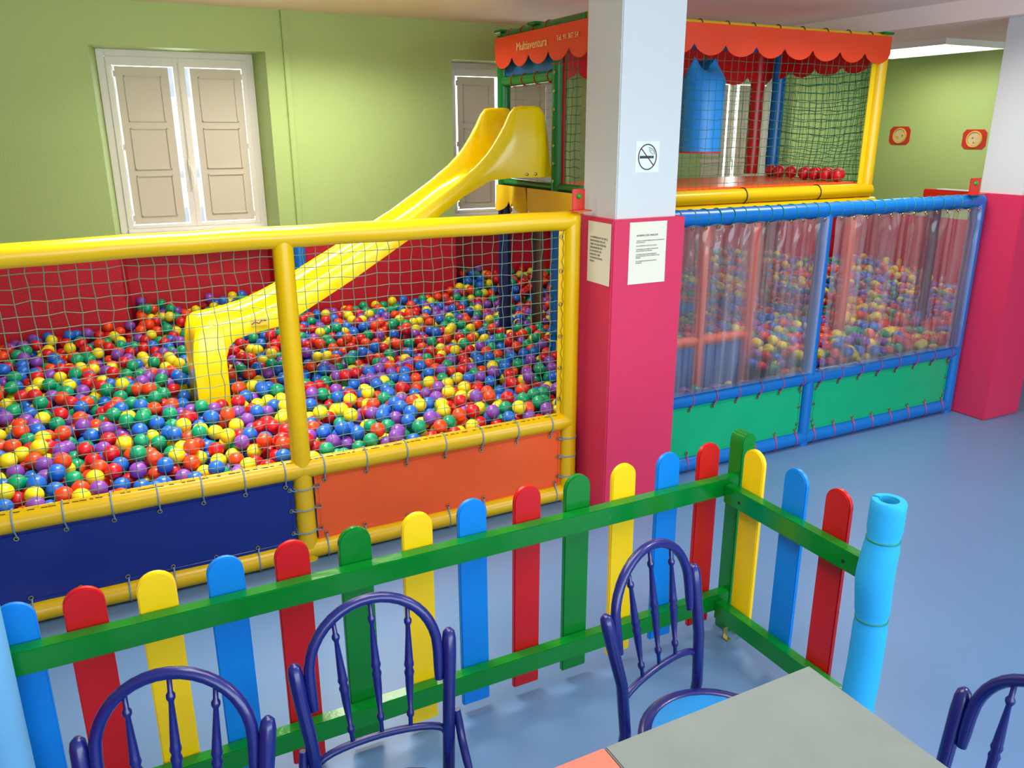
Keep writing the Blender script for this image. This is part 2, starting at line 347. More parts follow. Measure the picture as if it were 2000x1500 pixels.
def panel(mb_args, name, m, parent, ties, seed=2):
    """slightly rippled vinyl panel with a hem; ties: list of (x,z) eyelets"""
    x0, x1, z0, z1, y = mb_args; rnd = random.Random(seed); mb = MB(); nx, nz = 30, 8; vs = []
    ph = [rnd.uniform(0, 6) for _ in range(6)]
    for i in range(nx+1):
        for j in range(nz+1):
            fx, fz = i/nx, j/nz; a = math.sin(PI*fx)*math.sin(PI*fz)
            d = a*(0.006*math.sin(9*fx+ph[0]+2*fz)+0.004*math.sin(17*fx+ph[1]-3*fz))
            hem = -0.0015 if (i in (0, nx) or j in (0, nz)) else 0
            vs.append((x0+(x1-x0)*fx, y+d+hem, z0+(z1-z0)*fz))
    fs = [(i*(nz+1)+j, (i+1)*(nz+1)+j, (i+1)*(nz+1)+j+1, i*(nz+1)+j+1) for i in range(nx) for j in range(nz)]
    mb.add(vs, fs); mb.add([(v[0], v[1]+0.003, v[2]) for v in vs], [f[::-1] for f in fs])
    mb.tube([(x0+0.016, y-0.003, z0+0.016), (x1-0.016, y-0.003, z0+0.016), (x1-0.016, y-0.003, z1-0.016), (x0+0.016, y-0.003, z1-0.016)], 0.0012, 4, closed=True)
    o = mb.obj(name, m, parent, smooth=50, fix=False)
    for (ex, ez) in ties: put('eyelet', EYE, o, (ex, y-0.004, ez))
    return o

# ------------------------------------------------------------------ yellow frame (left bays)
FY = 3.505
yf = thing('padded_safety_frame', 'yellow padded tube frame with grey netting over navy and orange vinyl panels', 'frame', (0, 0, 0))
def hx(x0, x1, z, r=TR, n=20, seams=()):
    k = max(2, int((x1-x0)/0.12)); pts = [(x0+(x1-x0)*i/k, FY+0.0012*math.sin(i*2.1), z+0.0012*math.sin(i*1.7)-(0.012*max(0, (0.6-(x0+(x1-x0)*i/k))/0.9)**2 if z > 1.4 else 0)) for i in range(k+1)]
    rr = [r*(1+0.012*math.sin(i*1.3)) for i in range(k+1)]
    return MB().tube(pts, rr, n)
def vz(x, z0, z1, r=TR-0.003, n=20):
    k = 8; return MB().tube([(x, FY, z0+(z1-z0)*i/k) for i in range(k+1)], [r*(1+0.012*math.sin(i*2.3)) for i in range(k+1)], n)
XL, XM, XR = -1.35, 0.703, 2.135
hx(XL, XR+0.01, 1.528).obj('top_rail', M['yellow'], yf, smooth=50)
vz(XL, 0, 1.53).obj('post', M['yellow'], yf, smooth=50)
vz(XM, 0.0, 1.52).obj('post', M['yellow'], yf, smooth=50)
mb = vz(XR, 0.0, 1.53, TR)
mb.lathe([(0.001, 1.481), (0.03, 1.49), (0.046, 1.51), (0.0485, 1.53), (0.046, 1.552), (0.03, 1.57), (0.001, 1.577)], (XR, FY), 20)
mb.obj('post', M['yellow'], yf, smooth=50)
for a, b in ((XL, XM), (XM, XR)):
    hx(a, b, 0.466, TR).obj('middle_rail', M['yellow'], yf, smooth=50)
    hx(a, b, 0.050, TR).obj('bottom_rail', M['yellow'], yf, smooth=50)
# vinyl flap holding the net on the right post
fl = MB().box(XR-0.078, XR-0.044, FY-0.012, FY-0.009, 0.50, 1.48).obj('net_flap', M['yellow'], yf)
for k in range(6): put('eyelet', EYE, fl, (XR-0.064, FY-0.015, 0.6+0.17*k), (0, 0, 0))
lc = MB()
for k in range(16): lc.tube([(XR-0.052, FY-0.018, 0.52+0.06*k), (XR-0.058-0.006*(k%2), FY-0.02, 0.55+0.06*k), (XR-0.052, FY-0.018, 0.58+0.06*k)], 0.0014, 4)
lc.obj('lacing', M['tie_dark'], fl)
for n_, (a, b, sd) in enumerate(((XL+0.03, XM-0.035, 3), (XM+0.035, XR-0.06, 4))):
    o = net(a, b, 0.49, 1.50, 0.0535, 0.0017, 0.0030, 'y', FY, sd, 0.010).obj('netting', M['net'], yf, smooth=60, fix=False); o['kind'] = 'stuff'
    st = MB(); rnd = random.Random(sd)
    x = a
    while x < b-0.03:
        L_ = rnd.uniform(0.008, 0.03); st.tube([(x, FY-0.018, 0.466+0.045), (x+L_, FY-0.02, 0.466+0.0445)], 0.0016, 4); x += rnd.uniform(0.02, 0.05)
    st.obj('stitching', M['tie_dark'], yf, fix=False)['kind'] = 'stuff'
TX_ = ring_mesh(TR+0.003, 0.0034, 'x').mesh('tie', M['tie'], 60)
TZ_ = ring_mesh(TR+0.001, 0.0034, 'z').mesh('tie', M['tie'], 60)
def drop_tie(up):  # thin tie end running from the tube to the eyelet
    s = 1 if up else -1
    return MB().tube([(0, -TR+0.004, 0), (0, -TR+0.006, s*0.03), (0.002, -0.024, s*0.052), (0.003, -0.018, s*0.068)], 0.0034, 6)
TDN = drop_tie(False).mesh('tie', M['tie'], 60); TUP = drop_tie(True).mesh('tie', M['tie'], 60)
def tie_along(parent, xs, zc, mesh_ring, mesh_drop):
    for x in xs:
        put('tie', mesh_ring, parent, (x, FY, zc)); put('tie', mesh_drop, parent, (x, FY, zc))
nt_ = [0.62-0.178*k for k in range(11)]; nb_ = [0.47-0.182*k for k in range(10)]
ot_ = [0.80+0.203*k for k in range(7)]; ob_ = [0.79, 0.98, 1.20, 1.42, 1.62, 1.83, 2.05]
mid_z = [0.375, 0.27, 0.155]
pn = panel((XL+0.05, XM-0.05, 0.095, 0.425, FY-0.012), 'navy_vinyl_panel', M['navy_panel'], yf, [(x, 0.396) for x in nt_ if x > XL+0.1]+[(x, 0.122) for x in nb_ if x > XL+0.1]+[(XM-0.066, z) for z in mid_z], 5)
po = panel((XM+0.05, XR-0.05, 0.095, 0.425, FY-0.012), 'orange_vinyl_panel', M['orange_panel'], yf, [(x, 0.396) for x in ot_]+[(x, 0.122) for x in ob_]+[(XM+0.066, z) for z in mid_z]+[(XR-0.067, z) for z in mid_z], 8)
tie_along(yf, [x for x in nt_ if x > XL+0.1]+ot_, 0.466, TX_, TDN); tie_along(yf, [x for x in nb_ if x > XL+0.1]+ob_, 0.050, TX_, TUP)
for z in mid_z:
    for x in (XM, XR): put('tie', TZ_, yf, (x, FY, z))
    for a, b in ((XM-0.066, XM-0.032), (XM+0.032, XM+0.066), (XR-0.067, XR-0.03)):
        MB().tube([(a, FY-0.018, z), ((a+b)/2, FY-0.028, z-0.004), (b, FY-0.036, z-0.001)], 0.0034, 6).obj('tie', M['tie'], yf, smooth=60)

# ------------------------------------------------------------------ blue frame (right bays)
bf = thing('padded_safety_frame', 'blue padded tube frame with clear plastic sheets over green vinyl panels', 'frame')
BL, BM_, BR = 2.69, 3.915, 5.345
hx(BL, BR, 1.500).obj('top_rail', M['blue'], bf, smooth=50)
vz(BL, 0, 1.5).obj('post', M['blue'], bf, smooth=50); vz(BM_, 0, 1.49, TR-0.004).obj('post', M['blue'], bf, smooth=50)
mb = vz(BR, 0, 1.50, TR)
mb.lathe([(0.001, 1.453), (0.03, 1.462), (0.046, 1.482), (0.0485, 1.50), (0.046, 1.522), (0.03, 1.54), (0.001, 1.547)], (BR, FY), 20)
mb.obj('post', M['blue'], bf, smooth=50)
for a, b in ((BL, BM_), (BM_, BR)):
    hx(a, b, 0.458).obj('middle_rail', M['blue'], bf, smooth=50); hx(a, b, 0.050).obj('bottom_rail', M['blue'], bf, smooth=50)
TG = ring_mesh(TR+0.002, 0.0026, 'x').mesh('tie', M['tie_green'], 60)
x = BL+0.1; rnd = random.Random(5)
while x < BR-0.05: put('tie', TG, bf, (x, FY, 1.500), (0, rnd.uniform(-0.05, 0.1), rnd.uniform(-.25, .25))); x += 0.093
PX = ring_mesh(TR+0.003, 0.003, 'x').mesh('tie', M['tie_pink'], 60); PZ = ring_mesh(TR+0.001, 0.003, 'z').mesh('tie', M['tie_pink'], 60)
PDN = drop_tie(False); PDN = PDN.mesh('tie', M['tie_pink'], 60); PUP = drop_tie(True).mesh('tie', M['tie_pink'], 60)
for (a, b) in ((BL+0.06, BM_-0.05), (BM_+0.05, BR-0.05)):
    n = 7 if a < 3.5 else 8; xsx = [a+0.03+(b-a-0.06)*k/(n-1) for k in range(n)]
    panel((a, b, 0.095, 0.418, FY-0.012), 'green_vinyl_panel', M['green_panel'], bf, [(x, 0.39) for x in xsx]+[(x, 0.122) for x in xsx]+[(a+0.016, z) for z in mid_z]+[(b-0.016, z) for z in mid_z], int(a*10))
    for x in xsx:
        put('tie', PX, bf, (x, FY, 0.458), (0, 0, 0.12)); put('tie', PDN, bf, (x, FY, 0.458)); put('tie', PX, bf, (x, FY, 0.05), (0, 0, -0.12)); put('tie', PUP, bf, (x, FY, 0.05))
    # clear vinyl sheet hung from the top rail, folded and creased
    mb = MB(); nx, nz = 150, 36; vs = []; rnd = random.Random(int(a*7))
    fol = [(rnd.uniform(a, b), rnd.uniform(0.012, 0.05), rnd.uniform(-1, 1)*0.012, rnd.uniform(-0.05, 0.05)) for _ in range(22)]
    cr = [(rnd.uniform(a, b), rnd.uniform(1.36, 1.46), rnd.uniform(0.01, 0.03), rnd.uniform(-1, 1)*0.02) for _ in range(26)]
    for i in range(nx+1):
        for j in range(nz+1):
            X = a-0.02+(b-a+0.04)*i/nx; Z = 0.505+(1.465-0.505)*j/nz; d = 0
            for c_, w_, h_, sl in fol: d += h_*math.exp(-((X-c_-sl*(1.46-Z))/w_)**2)
            for c_, zc, w_, h_ in cr: d += h_*math.exp(-((X-c_-(Z-zc)*0.3)/w_)**2-((Z-zc)/0.05)**2)
            t = min(1, (Z-0.505)/0.15)*min(1, (1.465-Z)/0.03+0.2)
            vs.append((X, FY-0.058+d*t, Z+0.006*math.sin(40*X)*(1 if j == nz else 0)))
    mb.add(vs, [(i*(nz+1)+j, (i+1)*(nz+1)+j, (i+1)*(nz+1)+j+1, i*(nz+1)+j+1) for i in range(nx) for j in range(nz)])
    so = mb.obj('clear_plastic_sheet', M['clear'], bf, smooth=0, fix=False)
    for k in range(13): put('eyelet', EYE, so, (a+0.02+(b-a-0.04)*k/12, FY-0.062, 1.452))
MB().box(5.30, 5.36, FY+0.05, 3.90, 1.50, 1.56).obj('side_rail', M['red_tube'], bf, bevel=0.006, label='red wooden side rail')
MB().box(5.302, 5.358, FY+0.05, 3.80, 1.56, 1.566).obj('side_rail_top', M['pwhite'], bf, label='white strip on the red side rail')
def bracket(x, label):
    b = thing('wall_bracket', label, 'bracket', (x, 3.46, 1.572))
    MB().box(-0.036, 0.036, 0.012, 0.020, 0.0, 0.11).obj('upright_plate', M['bracket'], b, bevel=0.002)
    MB().prism([(-0.055, -0.03), (0.05, -0.036), (0.055, 0.03), (-0.05, 0.024)], 'z', 0.004, 0.010).obj('foot_plate', M['bracket'], b, bevel=0.002)
    MB().lathe([(0.014, 0.0), (0.014, 0.004), (0.010, 0.009), (0.001, 0.011)], (0, 0), 14).obj('bolt_cap', M['bolt_green'], b, smooth=60, label='green bolt cap').matrix_basis = Matrix.Translation((0, 0.012, 0.075)) @ Matrix.Rotation(PI/2, 4, 'X')
    return b
bracket(2.155, 'red metal bracket with green bolt above the corner of the yellow frame')
b2 = bracket(5.235, 'red metal bracket with green bolt above the end of the blue frame'); b2.scale = (1.5, 1, 1); b2.location.z = 1.545

# ------------------------------------------------------------------ slide
sl = thing('slide', 'yellow moulded plastic slide running from the tower down into the balls', 'slide', (0, 0, 0))
NB = [(0.36, 0.40), (0.555, 0.40), (0.556, 0.757), (0.577, 0.818), (0.62, 0.859), (0.727, 0.885), (0.857, 0.905), (0.978, 0.961), (1.299, 1.135), (1.688, 1.365), (1.821, 1.455), (2.007, 1.577), (2.19, 1.668), (2.337, 1.679), (2.62, 1.679)]
NT = [(0.385, 0.80), (0.397, 0.877), (0.413, 0.923), (0.449, 0.946), (0.597, 0.966), (0.737, 0.998), (0.853, 1.044), (0.989, 1.106), (1.308, 1.275), (1.692, 1.482), (1.959, 1.650), (2.095, 1.750), (2.178, 1.827), (2.235, 1.90), (2.289, 1.985), (2.331, 2.064), (2.359, 2.094), (2.40, 2.101), (2.528, 2.102), (2.564, 2.064), (2.588, 1.944), (2.615, 1.70)]
BD = [(0.385, 0.74), (0.42, 0.86), (0.47, 0.895), (0.6, 0.905), (0.74, 0.925), (0.9, 0.985), (1.10, 1.085), (1.5, 1.29), (1.9, 1.52), (2.1, 1.62), (2.25, 1.685), (2.4, 1.70), (2.62, 1.70)]
def itp(T, x):
    if x <= T[0][0]: return T[0][1]
    for (a, p), (b, q) in zip(T, T[1:]):
        if x <= b: return p+(q-p)*(x-a)/(b-a) if b > a else q
    return T[-1][1]
yn, yfz, th = 4.55, 5.0, 0.035
xs_ = sorted(set([0.385, 0.39, 0.397, 0.405, 0.413, 0.43, 0.449, 0.48, 0.52, 0.5545, 0.557, 0.565, 0.577, 0.595, 0.62] + [0.65+0.04*i for i in range(50)] + [2.35, 2.359, 2.546, 2.564, 2.588, 2.605, 2.615]))
xs_ = [x for x in xs_ if x <= 2.616]
secs = []
for x in xs_:
    b, t, d = itp(NB, x), itp(NT, x), itp(BD, x); d = min(d, t-0.02); b2_ = b
    d = max(d, b+0.02)
    fl_ = 0.02
    secs.append([(x, yn, b2_), (x, yn-0.012, b2_+(t-b2_)*0.5), (x, yn, t-0.02), (x, yn+0.006, t-0.006), (x, yn+th*0.5, t), (x, yn+th-0.004, t-0.006), (x, yn+th+0.004, t-0.02), (x, yn+th+0.012, d+(t-d)*0.35), (x, yn+th+0.04, d+0.008), (x, yn+0.12, d), (x, yfz-0.12, d), (x, yfz-th-0.04, d+0.008), (x, yfz-th-0.012, d+(t-d)*0.35), (x, yfz-th-0.004, t-0.02), (x, yfz-th+0.004, t-0.006), (x, yfz-th*0.5, t), (x, yfz-0.006, t-0.006), (x, yfz, t-0.02), (x, yfz+0.012, b2_+(t-b2_)*0.5), (x, yfz, b2_)])
mb = MB().loft(secs)
so = mb.obj('slide_body', M['slide'], sl, smooth=42)
for bx in (2.44, 2.50): MB().lathe([(0.009, 0), (0.009, 0.003), (0.004, 0.006)], (0, 0), 10).obj('bolt', M['metal'], sl, smooth=50).matrix_basis = Matrix.Translation((bx, yn-0.006, 1.70)) @ Matrix.Rotation(PI/2, 4, 'X')
stk = MB().box(0.70, 0.79, yn-0.0135, yn-0.0125, 0.925, 0.965).obj('maker_plate', M['sticker_yellow'], sl, label='small yellow maker plate'); stk.rotation_euler = (0, 0, 0)
MB().tube([(0.705, yn-0.015, 0.935), (0.725, yn-0.015, 0.948), (0.745, yn-0.015, 0.938), (0.765, yn-0.015, 0.955), (0.785, yn-0.015, 0.95)], 0.0022, 5).obj('emblem', M['ink'], stk)

# ------------------------------------------------------------------ play tower
tw = thing('play_tower', 'raised play tower with red scalloped canopy, coloured padded posts and green netting', 'play tower')
X0, X1, Y0, Y1, ZD, ZT = 2.62, 5.03, 4.18, 5.22, 1.62, 2.565
R = 0.045
def post(x, y, z0, z1, m, lab=None, r=R):
    return MB().tube([(x, y, z0), (x, y, (z0+z1)/2), (x, y, z1)], r, 16).obj('post', m, tw, smooth=50, label=lab)
post(X0, 4.47, ZD-0.02, ZT, M['green_tube'], 'green post beside the slide'); post(X0, 4.47, 0.0, ZD-0.02, M['blue'], 'blue lower post below the slide')
post(2.75, Y0, ZD-0.02, ZT, M['green_tube'], 'green corner post'); post(2.75, Y0, 0, ZD-0.02, M['blue'], 'blue lower corner post')
post(X0, Y1, ZD-0.02, ZT, M['green_tube'], 'green post behind the slide top'); post(X0, Y1, 0, ZD-0.02, M['navy_tube'], 'navy lower post')
post(X1, Y0, ZD-0.1, ZT, M['yellow'], 'yellow front corner post', 0.05); post(4.93, Y0, 0, ZD-0.1, M['orange_tube'], 'orange lower post')
post(X1, 5.12, ZD, ZT, M['blue'], 'blue post at the far corner', 0.055); post(X1, 5.12, 0, ZD-0.02, M['brown_tube'], 'brown lower post')
post(4.90, Y1, ZD, ZT, M['red_tube'], 'red post beside the far blue post', 0.055)
post(2.915, Y1+0.02, 0, ZD-0.02, M['brown_tube'], 'brown lower back post', 0.034); post(2.858, Y1-0.01, 0, ZD-0.02, M['ink'], 'thin dark lower post', 0.014)
post(3.57, Y0, 0, ZD-0.1, M['orange_tube'], 'orange lower post', 0.04); post(4.0, Y0, 0, ZD-0.1, M['orange_tube'], 'orange lower post', 0.045)
post(3.55, Y1, ZD, ZT, M['orange_tube'], 'orange back post', 0.04); post(3.72, Y1, ZD, ZT, M['blue'], 'blue back post', 0.045)
def bar(a, b, m, name='rail', r=0.04, lab=None):
    return MB().tube([a, tuple((p+q)/2 for p, q in zip(a, b)), b], r, 14).obj(name, m, tw, smooth=50, label=lab)
bar((X0, Y0, ZT), (X0, Y1, ZT), M['green_tube'], 'top_rail', 0.028, 'green top rail over the slide'); bar((X0, Y0, ZT), (X1, Y0, ZT), M['yellow'], 'top_rail', 0.03, 'yellow front top rail')
bar((X1, Y0, ZT), (X1, Y1, ZT), M['yellow'], 'top_rail', 0.028, 'yellow side top rail'); bar((X0, Y1, ZT), (X1, Y1, ZT), M['blue'], 'top_rail', 0.028, 'blue back top rail')
bar((X0, 4.47, 2.275), (X0, Y1, 2.275), M['green_tube'], 'header_rail', 0.036, 'green header rail over the slide entrance')
bar((X0, Y0, ZD-0.002), (X0, Y1, ZD-0.002), M['green_tube'], 'deck_rail', 0.028, 'green deck rail on the slide side')
bar((X0, Y0-0.02, 1.545), (X1+0.02, Y0-0.02, 1.545), M['yellow'], 'deck_rail', 0.048, 'yellow deck rail facing the blue frame')
bar((X0, Y0-0.03, 1.450), (X1+0.06, Y0-0.03, 1.450), M['yellow'], 'deck_rail', 0.048, 'lower yellow deck rail')
bar((X1, Y0, 1.55), (X1, Y1, 1.55), M['yellow'], 'deck_rail', 0.045, 'yellow deck rail on the far side'); bar((X0, Y1, 1.55), (X1, Y1, 1.55), M['navy_tube'], 'deck_rail', 0.04, 'navy back deck rail')
MB().box(X0+0.03, X1-0.04, Y0+0.03, Y1-0.03, 1.52, 1.602).obj('deck_mat', M['mat_orange'], tw, bevel=0.01, label='orange padded deck mat')
# caps
for (x, y) in ((X0, Y1), (X0, 4.75), (X1, Y0)):
    MB().box(x-0.05, x+0.05, y-0.05, y+0.05, ZT+0.018, ZT+0.034).obj('corner_cap', M['pg'], tw, bevel=0.004, label='dark green corner cap')
def valance(p0, p1, z0, zc, zb, per, m, nrm, lab, th_=0.004, wav=0.004, name='valance'):
    p0, p1 = Vector(p0), Vector(p1); L_ = (p1-p0).length; n = max(1, round(L_/per)); N = n*10; d = (p1-p0)/L_; nr = Vector(nrm); mb = MB(); vs = []
    rows = 4
    for i in range(N+1):
        t = i/N; ph = (t*n) % 1.0; zbz = zc-(zc-zb)*math.sin(PI*ph)**0.6 if 0 < i < N else zc
        for j in range(rows+1):
            z = z0+(zbz-z0)*j/rows; p = p0+d*(L_*t)+nr*(wav*math.sin(t*n*PI*1.3)*j/rows)
            vs.append((p.x, p.y, z))
    k = rows+1; fs = [(i*k+j, (i+1)*k+j, (i+1)*k+j+1, i*k+j+1) for i in range(N) for j in range(rows)]
    mb.add(vs, fs); mb.add([tuple(Vector(v)+nr*-th_) for v in vs], [f[::-1] for f in fs])
    return mb.obj(name, m, tw, smooth=50, fix=False, label=lab)
v1 = valance((X0, Y0-0.05, 0), (X1+0.03, Y0-0.05, 0), 2.572, 2.455, 2.392, 0.243, M['valance'], (0, -1, 0), 'red scalloped canopy valance facing the blue frame')
v2 = valance((X0-0.05, Y1+0.03, 0), (X0-0.05, Y0-0.13, 0), 2.548, 2.415, 2.352, 0.252, M['valance'], (-1, 0, 0), 'orange scalloped canopy valance with lettering over the slide')
valance((X0+0.05, Y1-0.02, 0), (X1, Y1-0.02, 0), 2.56, 2.36, 2.30, 0.25, M['red_tube'], (0, -1, 0), 'dark red scalloped valance at the back')
valance((X1-0.04, Y0+0.05, 0), (X1-0.04, Y1, 0), 2.55, 2.40, 2.345, 0.25, M['red_tube'], (-1, 0, 0), 'red scalloped valance at the far side')
valance((X0-0.055, 4.78, 0), (X0-0.055, Y0-0.1, 0), 1.60, 1.475, 1.435, 0.22, M['valance_y'], (-1, 0, 0), 'yellow scalloped skirt below the slide', wav=0.01)
valance((X0-0.055, Y1+0.02, 0), (X0-0.055, 4.80, 0), 1.60, 1.49, 1.425, 0.14, M['valance_y'], (-1, 0, 0), 'yellow curled skirt below the slide', wav=0.03)
MB().box(X0-0.006, X0+0.006, 4.51, Y1-0.04, 2.29, 2.50).obj('header_panel', M['blue_panel'], tw, label='blue vinyl panel over the slide entrance')
# lettering on the slide side valance (reads along -y, facing -x)
def facing_x(x, y, z): return Matrix.Translation((x, y, z)) @ Matrix.Rotation(-PI/2, 4, 'Z') @ Matrix.Rotation(PI/2, 4, 'X')
text('Multiaventura', 'lettering', 0.072, M['cream'], v2, facing_x(X0-0.056, 4.93, 2.445), depth=0.001)
text('Tel. 91 307 54', 'lettering', 0.042, M['cream'], v2, facing_x(X0-0.056, 4.42, 2.46), depth=0.001)
def tnet(name, args, m, lab):
    o = net(*args).obj(name, m, tw, smooth=60, fix=False, label=lab); o['kind'] = 'stuff'; return o
tnet('netting', (X0+0.04, X1-0.05, 1.57, 2.55, 0.058, 0.0016, 0.003, 'y', Y0-0.005, 21, 0.01), M['net_d'], 'dark green netting facing the blue frame')
tnet('netting', (Y0+0.05, Y1-0.12, 1.60, 2.50, 0.05, 0.0022, 0.004, 'x', X1-0.01, 22, 0.03), M['net_d'], 'dark green netting on the far side')
tnet('netting', (Y0+0.05, Y1-0.12, 1.60, 2.50, 0.061, 0.0022, 0.006, 'x', X1+0.02, 27, 0.05), M['net_d'], 'second layer of netting on the far side')
tnet('netting', (X0+0.04, 4.85, 1.60, 2.50, 0.058, 0.0016, 0.004, 'y', Y1, 23, 0.01), M['net_o'], 'pale netting at the back')
tnet('netting', (Y0+0.04, 4.43, 1.64, 2.50, 0.05, 0.0022, 0.003, 'x', X0, 24, 0.0), M['net_d'], 'green netting between the green posts')
tnet('netting', (Y0+0.05, 4.43, 0.6, 1.5, 0.05, 0.0022, 0.003, 'x', X0+0.02, 25, 0.0), M['net_d'], 'green netting under the deck')
tnet('netting', (3.62, 3.95, 0.62, 1.45, 0.05, 0.0022, 0.003, 'y', Y0+0.3, 26, 0.0), M['net_d'], 'dark netting under the deck')
MB().box(X0-0.004, X0+0.004, 4.405, 4.425, 1.62, 2.44).obj('net_border', M['red_tube'], tw, label='red net border')
MB().box(X0-0.03, X0-0.02, 4.44, 4.455, 1.65, 2.42).obj('net_border', M['green_tube'], tw, label='green net border with eyelets')
MB().box(X1-0.09, X1-0.045, Y0-0.012, Y0-0.006, 1.58, 2.5).obj('net_border', M['valance_y'], tw, label='yellow net border')
EX = MB().tube([(0, math.cos(2*PI*k/10)*0.007, math.sin(2*PI*k/10)*0.007) for k in range(10)], 0.003, 5, closed=True).mesh('eyelet', M['metal'], 60)
for k in range(8): put('eyelet', EX, tw, (X0-0.046, 4.455, 1.66+0.105*k))
for k in range(12): put('eyelet', EX, tw, (X0-0.047, 4.455, 0.6+0.08*k))
TT = ring_mesh(0.031, 0.0025, 'y2').mesh('tie', M['tie_dark'], 60)
def ringm(r, rt, axis, m):
    mb = MB(); pts = []
    for k in range(16):
        a = 2*PI*k/16; c, s = math.cos(a)*r, math.sin(a)*r
        pts.append({'x': (0, c, s), 'y': (c, 0, s), 'z': (c, s, 0)}[axis])
    return mb.tube(pts, rt, 5, closed=True).mesh('tie', m, 60)
TY = ringm(0.031, 0.003, 'y', M['bracket']); TYh = ringm(0.039, 0.003, 'y', M['bracket']); TXt = ringm(0.034, 0.003, 'x', M['tie_dark']); TXd = ringm(0.052, 0.0035, 'x', M['tie_dark']); TZg = ringm(0.048, 0.003, 'z', M['bracket'])
for y in (5.1, 4.93, 4.76, 4.6): put('tie', TY, tw, (X0, y, ZT))
for y in (5.05, 4.9, 4.73, 4.56): put('tie', TYh, tw, (X0, y, 2.275))
put('tie', TZg, tw, (X0, 4.47, 2.34))
for k in range(10): put('tie', TXt, tw, (3.0+0.21*k, Y0, ZT))
for x in (3.85, 4.52): put('tie', TXd, tw, (x, Y0-0.02, 1.545))
# crawl-in gate beneath the deck
bar((2.72, Y0, 0.585), (4.0, Y0, 0.585), M['orange_tube'], 'gate_rail', 0.036, 'orange gate rail under the deck'); bar((2.72, 4.62, 0.71), (4.0, 4.62, 0.71), M['blue'], 'gate_rail', 0.045, 'blue gate rail under the deck')
MB().box(2.72, 3.96, Y0-0.006, Y0+0.006, 0.20, 0.55).obj('gate_panel', M['blue_panel'], tw, label='blue gate panel under the deck')
bar((X0, 4.47, 0.70), (X0, 4.0, 0.70), M['blue'], 'gate_rail', 0.036, 'short blue rail beside the yellow frame')
MB().box(X0-0.05, X0-0.044, 4.10, 4.38, 0.52, 0.66).obj('gate_panel', M['valance_y'], tw, label='small yellow panel beside the yellow frame')
put('tie', ringm(0.048, 0.004, 'z', M['cream']), tw, (X0, 4.47, 0.64)); put('tie', ringm(0.039, 0.004, 'y', M['cream']), tw, (X0, 4.36, 0.70))

# pit end partition behind the right column
pe = thing('pit_partition', 'dark purple padded post with low red panel behind the clear plastic sheets', 'partition')
MB().tube([(5.80, 4.15, 0), (5.80, 4.15, 0.9), (5.80, 4.15, 1.42)], 0.055, 16).obj('post', M['purple_tube'], pe, smooth=50)
MB().box(5.86, 6.6, 4.10, 4.16, 0.0, 0.50).obj('low_panel', M['red_tube'], pe, bevel=0.006)
MB().tube([(5.80, 4.15, 1.40), (6.6, 4.15, 1.40), (7.3, 4.15, 1.40)], 0.04, 14).obj('rail', M['purple_tube'], pe, smooth=50)

pp = thing('padded_post', 'short blue padded post against the red wall behind the slide', 'post', (1.365, 6.2, 0))
MB().tube([(0, 0, 0), (0, 0, 0.7), (0, 0, 1.20), (0, 0, 1.22)], [0.045, 0.045, 0.045, 0.03], 16).obj('padding', M['blue'], pp, smooth=50)
# punch bag
pb = thing('punch_bag', 'bright blue vinyl punch bag hanging inside the play tower', 'punch bag', (3.83, 4.6, 1.81))
mb = MB(); secs = []; n = 24
for z, rx, ry, v in ((0.0, 0.13, 0.13, 0), (0.01, 0.143, 0.143, 0), (0.25, 0.147, 0.147, 0), (0.46, 0.150, 0.146, 0), (0.485, 0.150, 0.135, 0), (0.53, 0.135, 0.09, 0.01), (0.575, 0.115, 0.04, 0.05), (0.62, 0.09, 0.006, 0.10)):
    secs.append([(rx*math.cos(2*PI*k/n), ry*math.sin(2*PI*k/n), z-v*(1-abs(math.cos(2*PI*k/n)))) for k in range(n)])
mb.loft(secs).obj('bag_body', M['bag'], pb, smooth=40)
MB().tube([(0.145*math.cos(2*PI*k/24), 0.145*math.sin(2*PI*k/24), 0.004) for k in range(24)], 0.005, 6, closed=True).obj('bottom_piping', M['bracket'], pb, smooth=60, label='red piping round the base')
MB().tube([(0, 0, 0.58), (0.004, 0, 0.66), (0, 0, 0.74)], 0.006, 6).obj('hanging_rope', M['ink'], pb)
MB().tube([(math.cos(2*PI*k/10)*0.016, 0, 0.6+math.sin(2*PI*k/10)*0.016) for k in range(10)], 0.004, 6, closed=True).obj('hanging_ring', M['metal'], pb, smooth=60)
MB().tube([(X0, 4.6, 2.56), (3.8, 4.6, 2.56), (X1, 4.6, 2.56)], 0.03, 12).obj('hanging_beam', M['navy_tube'], tw, smooth=50, label='navy beam carrying the punch bag')

# ------------------------------------------------------------------ ball masses
BR_ = 0.038
def ico(sub, m, name):
    bm = bmesh.new(); bmesh.ops.create_icosphere(bm, subdivisions=sub, radius=BR_)
    me = bpy.data.meshes.new(name); bm.to_mesh(me); bm.free(); me.polygons.foreach_set('use_smooth', [True]*len(me.polygons)); me.materials.append(m); return me
BM3 = [ico(3, M['ball_'+n], 'ball_'+n) for n, c in BALLC]
def hgt(x, y):
    h = 0.545+0.12*max(0, (y-3.5)/2.8)**1.1
    for a, b in NI:
        if a-0.1 < x < b+0.1 and y > 6.0: h += 0.10*min(1, (y-6.0)/0.35)
    if 2.3 < x < 3.0 and y > 4.2: h += 0.0
    if 2.75 < x < 3.98 and y < 4.15: h = 0.30
    if x > 4.0 and y > 5: h += 0.04
    h += 0.025*math.sin(x*2.3+1)*math.sin(y*3.1)
    return h
POSTS = [(X0, 4.47), (X0, Y1), (2.75, Y0), (4.93, Y0), (X1, 5.12), (2.90, Y1), (3.57, Y0), (4.0, Y0), (5.80, 4.15), (1.365, 6.2)]
